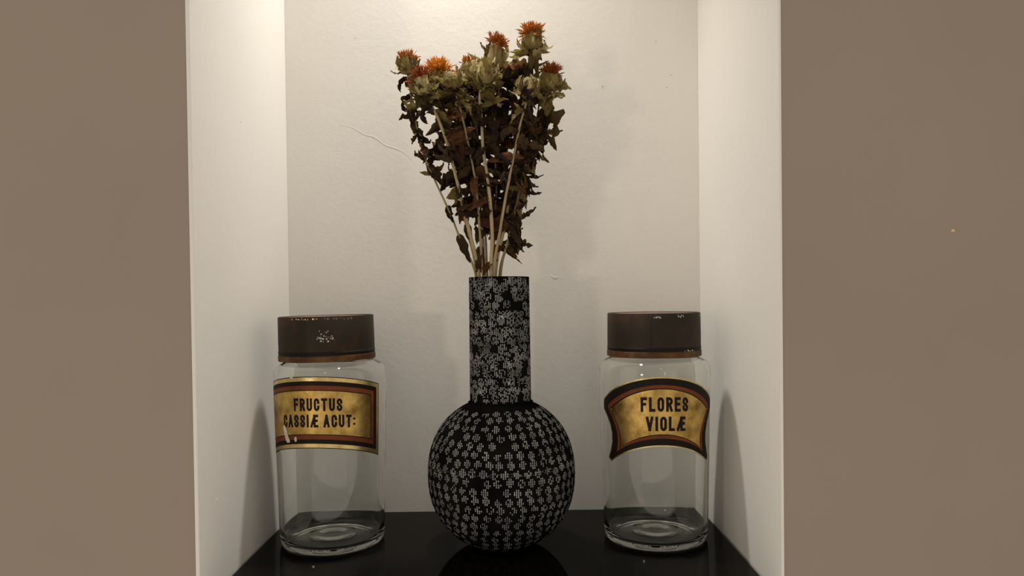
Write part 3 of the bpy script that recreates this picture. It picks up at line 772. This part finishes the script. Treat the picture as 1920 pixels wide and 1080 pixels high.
# hanging leaves under the right-hand heads
for x, y, tx, ty, L, f_, i_, mt in ((1018, 180, .1, 1, 48, BROAD, 1, 'leaf_olive'), (1026, 205, -.05, 1, 46, NARROW, 3, 'leaf_brown'), (1014, 225, .2, 1, 52, CURLED, 4, 'leaf_brown'), (1005, 240, .15, 1, 50, BROAD, 4, 'leaf_brown'),
        (1020, 240, .05, 1, 46, NARROW, 5, 'leaf_olive'), (1000, 195, -.1, 1, 52, BROAD, 6, 'leaf_olive'), (985, 205, .05, 1, 55, BROAD, 8, 'leaf_brown'), (975, 240, .1, 1, 48, CURLED, 8, 'leaf_brown')):
    H('j', x, y, -.02+.006*math.sin(x), tx, ty, L, f_[i_], mt)
# upright and spreading bracts above the tall head and around the tallest one
H('h', 905, 122, -.004, -.08, -1, 54, NARROW[0], 'leaf_olive', wid=.9)
H('h', 914, 118, .0, -.08, -1, 48, NARROW[7], 'leaf_olive', wid=.8)
H('h', 910, 116, -.002, -.9, -.5, 42, BROAD[5], 'bract_khaki', wid=.6)
H('i', 975, 92, -.012, -.9, .3, 26, BROAD[1], 'leaf_yellow', wid=.8)
H('i', 1010, 92, -.012, .9, .3, 24, BROAD[2], 'leaf_olive', wid=.8)
H('i', 995, 120, -.016, -.9, .35, 46, BROAD[7], 'leaf_yellow', wid=.6)
H('i', 990, 92, -.022, .1, 1, 52, BROAD[3], 'leaf_olive', wid=.55)
H('i', 1008, 92, -.018, .05, 1, 55, BROAD[8], 'leaf_olive', wid=.5)
H('b', 800, 165, -.05, -.4, .6, 34, BROAD[0], 'leaf_olive')
H('b', 808, 168, -.05, .9, .6, 36, BROAD[6], 'leaf_olive')
H('d', 866, 172, -.045, .8, .5, 34, BROAD[4], 'leaf_olive')
H('j', 1040, 150, -.02, .2, -.9, 26, NARROW[8], 'bract_khaki', wid=1.2)
# dark leaves deep in the middle of the bunch
rd = random.Random(99)
keys = list('cdefhlm')
for k in range(90):
    y = rd.uniform(170, 400); x = 905+(rd.uniform(-1, 1))*(112-(y-170)*.22)*.82+(400-y)*.02
    H(rd.choice(keys), x, y, rd.uniform(-.012, .035), rd.uniform(-1, 1), rd.uniform(-.4, 1), rd.uniform(34, 60), rd.choice(BROAD+CURLED), rd.choice(('leaf_brown', 'leaf_brown', 'leaf_red')), face=(rd.uniform(-.6, .6), -1, rd.uniform(-.5, .5)), td=rd.uniform(-.4, .4))

# leafy bracts crowding the heads
up_keys = [('a', 770), ('b', 795), ('c', 822), ('d', 852), ('e', 872), ('f', 888), ('g', 905), ('h', 926), ('l', 950), ('k', 986), ('i', 997), ('m', 1010), ('j', 1030)]
ru = random.Random(123)
for k in range(95):
    x = ru.uniform(782, 1036); y = ru.uniform(128, 205)+(8 if x < 870 else 0)
    key = min(up_keys, key=lambda q: abs(q[1]-x)+ru.uniform(0, 14))[0]
    out = (x-905)/130
    H(key, x, y, ru.uniform(-.045, .02), out*.6+ru.uniform(-.7, .7), ru.uniform(-1.0, .7), ru.uniform(20, 38), ru.choice(NARROW+NARROW+CURLED+BROAD),
      ru.choice(('leaf_olive', 'leaf_olive', 'bract_khaki', 'leaf_brown', 'leaf_olive' if k % 9 else 'leaf_yellow')), face=(ru.uniform(-.8, .8), -1, ru.uniform(-.6, .6)), wid=ru.uniform(.9, 1.3), td=ru.uniform(-.6, .4))

for k in range(34):
    y = ru.uniform(285, 425); x = 918+ru.uniform(-1, 1)*(78-(y-285)*.22)
    H(ru.choice('bcdghijkm'), x, y, ru.uniform(-.03, .012), ru.uniform(-.8, .8), ru.uniform(-.3, 1), ru.uniform(26, 50), ru.choice(CURLED+BROAD+NARROW), ru.choice(('leaf_brown', 'leaf_brown', 'leaf_red', 'leaf_olive')),
      face=(ru.uniform(-.8, .8), -1, ru.uniform(-.6, .6)), wid=ru.uniform(.7, 1.1), td=ru.uniform(-.4, .4))

# ragged leaves hanging down the right-hand stems, and the dark cluster low on the right
for x, y, tx, ty, L, f_, i_, mt in ((1024, 188, .15, 1, 44, CURLED, 1, 'leaf_olive'), (1010, 196, .0, 1, 50, CURLED, 6, 'leaf_brown'), (1022, 226, .1, 1, 52, CURLED, 9, 'leaf_brown'), (1012, 250, .1, 1, 44, BROAD, 0, 'leaf_brown'),
        (1004, 268, .3, 1, 40, CURLED, 10, 'leaf_brown'), (996, 300, .2, 1, 44, CURLED, 11, 'leaf_olive'), (992, 330, .05, 1, 38, BROAD, 5, 'leaf_brown'), (986, 352, .0, 1, 40, CURLED, 2, 'leaf_olive'), (980, 380, -.05, 1, 38, CURLED, 4, 'leaf_olive'),
        (972, 405, .1, 1, 40, BROAD, 7, 'leaf_brown'), (966, 420, .25, 1, 46, BROAD, 3, 'leaf_brown'), (958, 440, .3, 1, 48, BROAD, 1, 'leaf_brown'), (970, 452, .5, .8, 32, CURLED, 0, 'leaf_brown'), (955, 462, .5, .8, 34, BROAD, 6, 'leaf_red')):
    H('j' if y > 380 or y < 280 else 'm', x, y, -.014+.006*math.sin(x), tx, ty, L, f_[i_], mt, face=(.3*math.sin(y), -1, .2), wid=.85)
# narrow leaves up the outermost left stem, crumpled ones inside it
for x, y, tx, ty, L, f_, i_, mt in ((774, 185, -.1, 1, 34, NARROW, 0, 'leaf_olive'), (776, 205, -.15, 1, 40, NARROW, 3, 'leaf_olive'), (785, 235, .3, 1, 42, NARROW, 5, 'leaf_brown'), (778, 220, .5, -.6, 26, NARROW, 7, 'leaf_brown'),
        (800, 240, .3, 1, 44, CURLED, 3, 'leaf_brown'), (808, 268, .2, 1, 42, CURLED, 5, 'leaf_brown'), (815, 300, .4, 1, 44, BROAD, 2, 'leaf_brown'), (846, 350, -.1, 1, 42, CURLED, 8, 'leaf_olive'), (850, 378, .1, 1, 44, CURLED, 7, 'leaf_brown'),
        (905, 470, -.2, 1, 44, BROAD, 4, 'leaf_brown'), (915, 488, -.4, .9, 30, BROAD, 8, 'leaf_red')):
    H('a' if x < 830 else 'b', x, y, -.022+.006*math.sin(x), tx, ty, L, f_[i_], mt, face=(.3*math.sin(y), -1, .2), wid=.9)
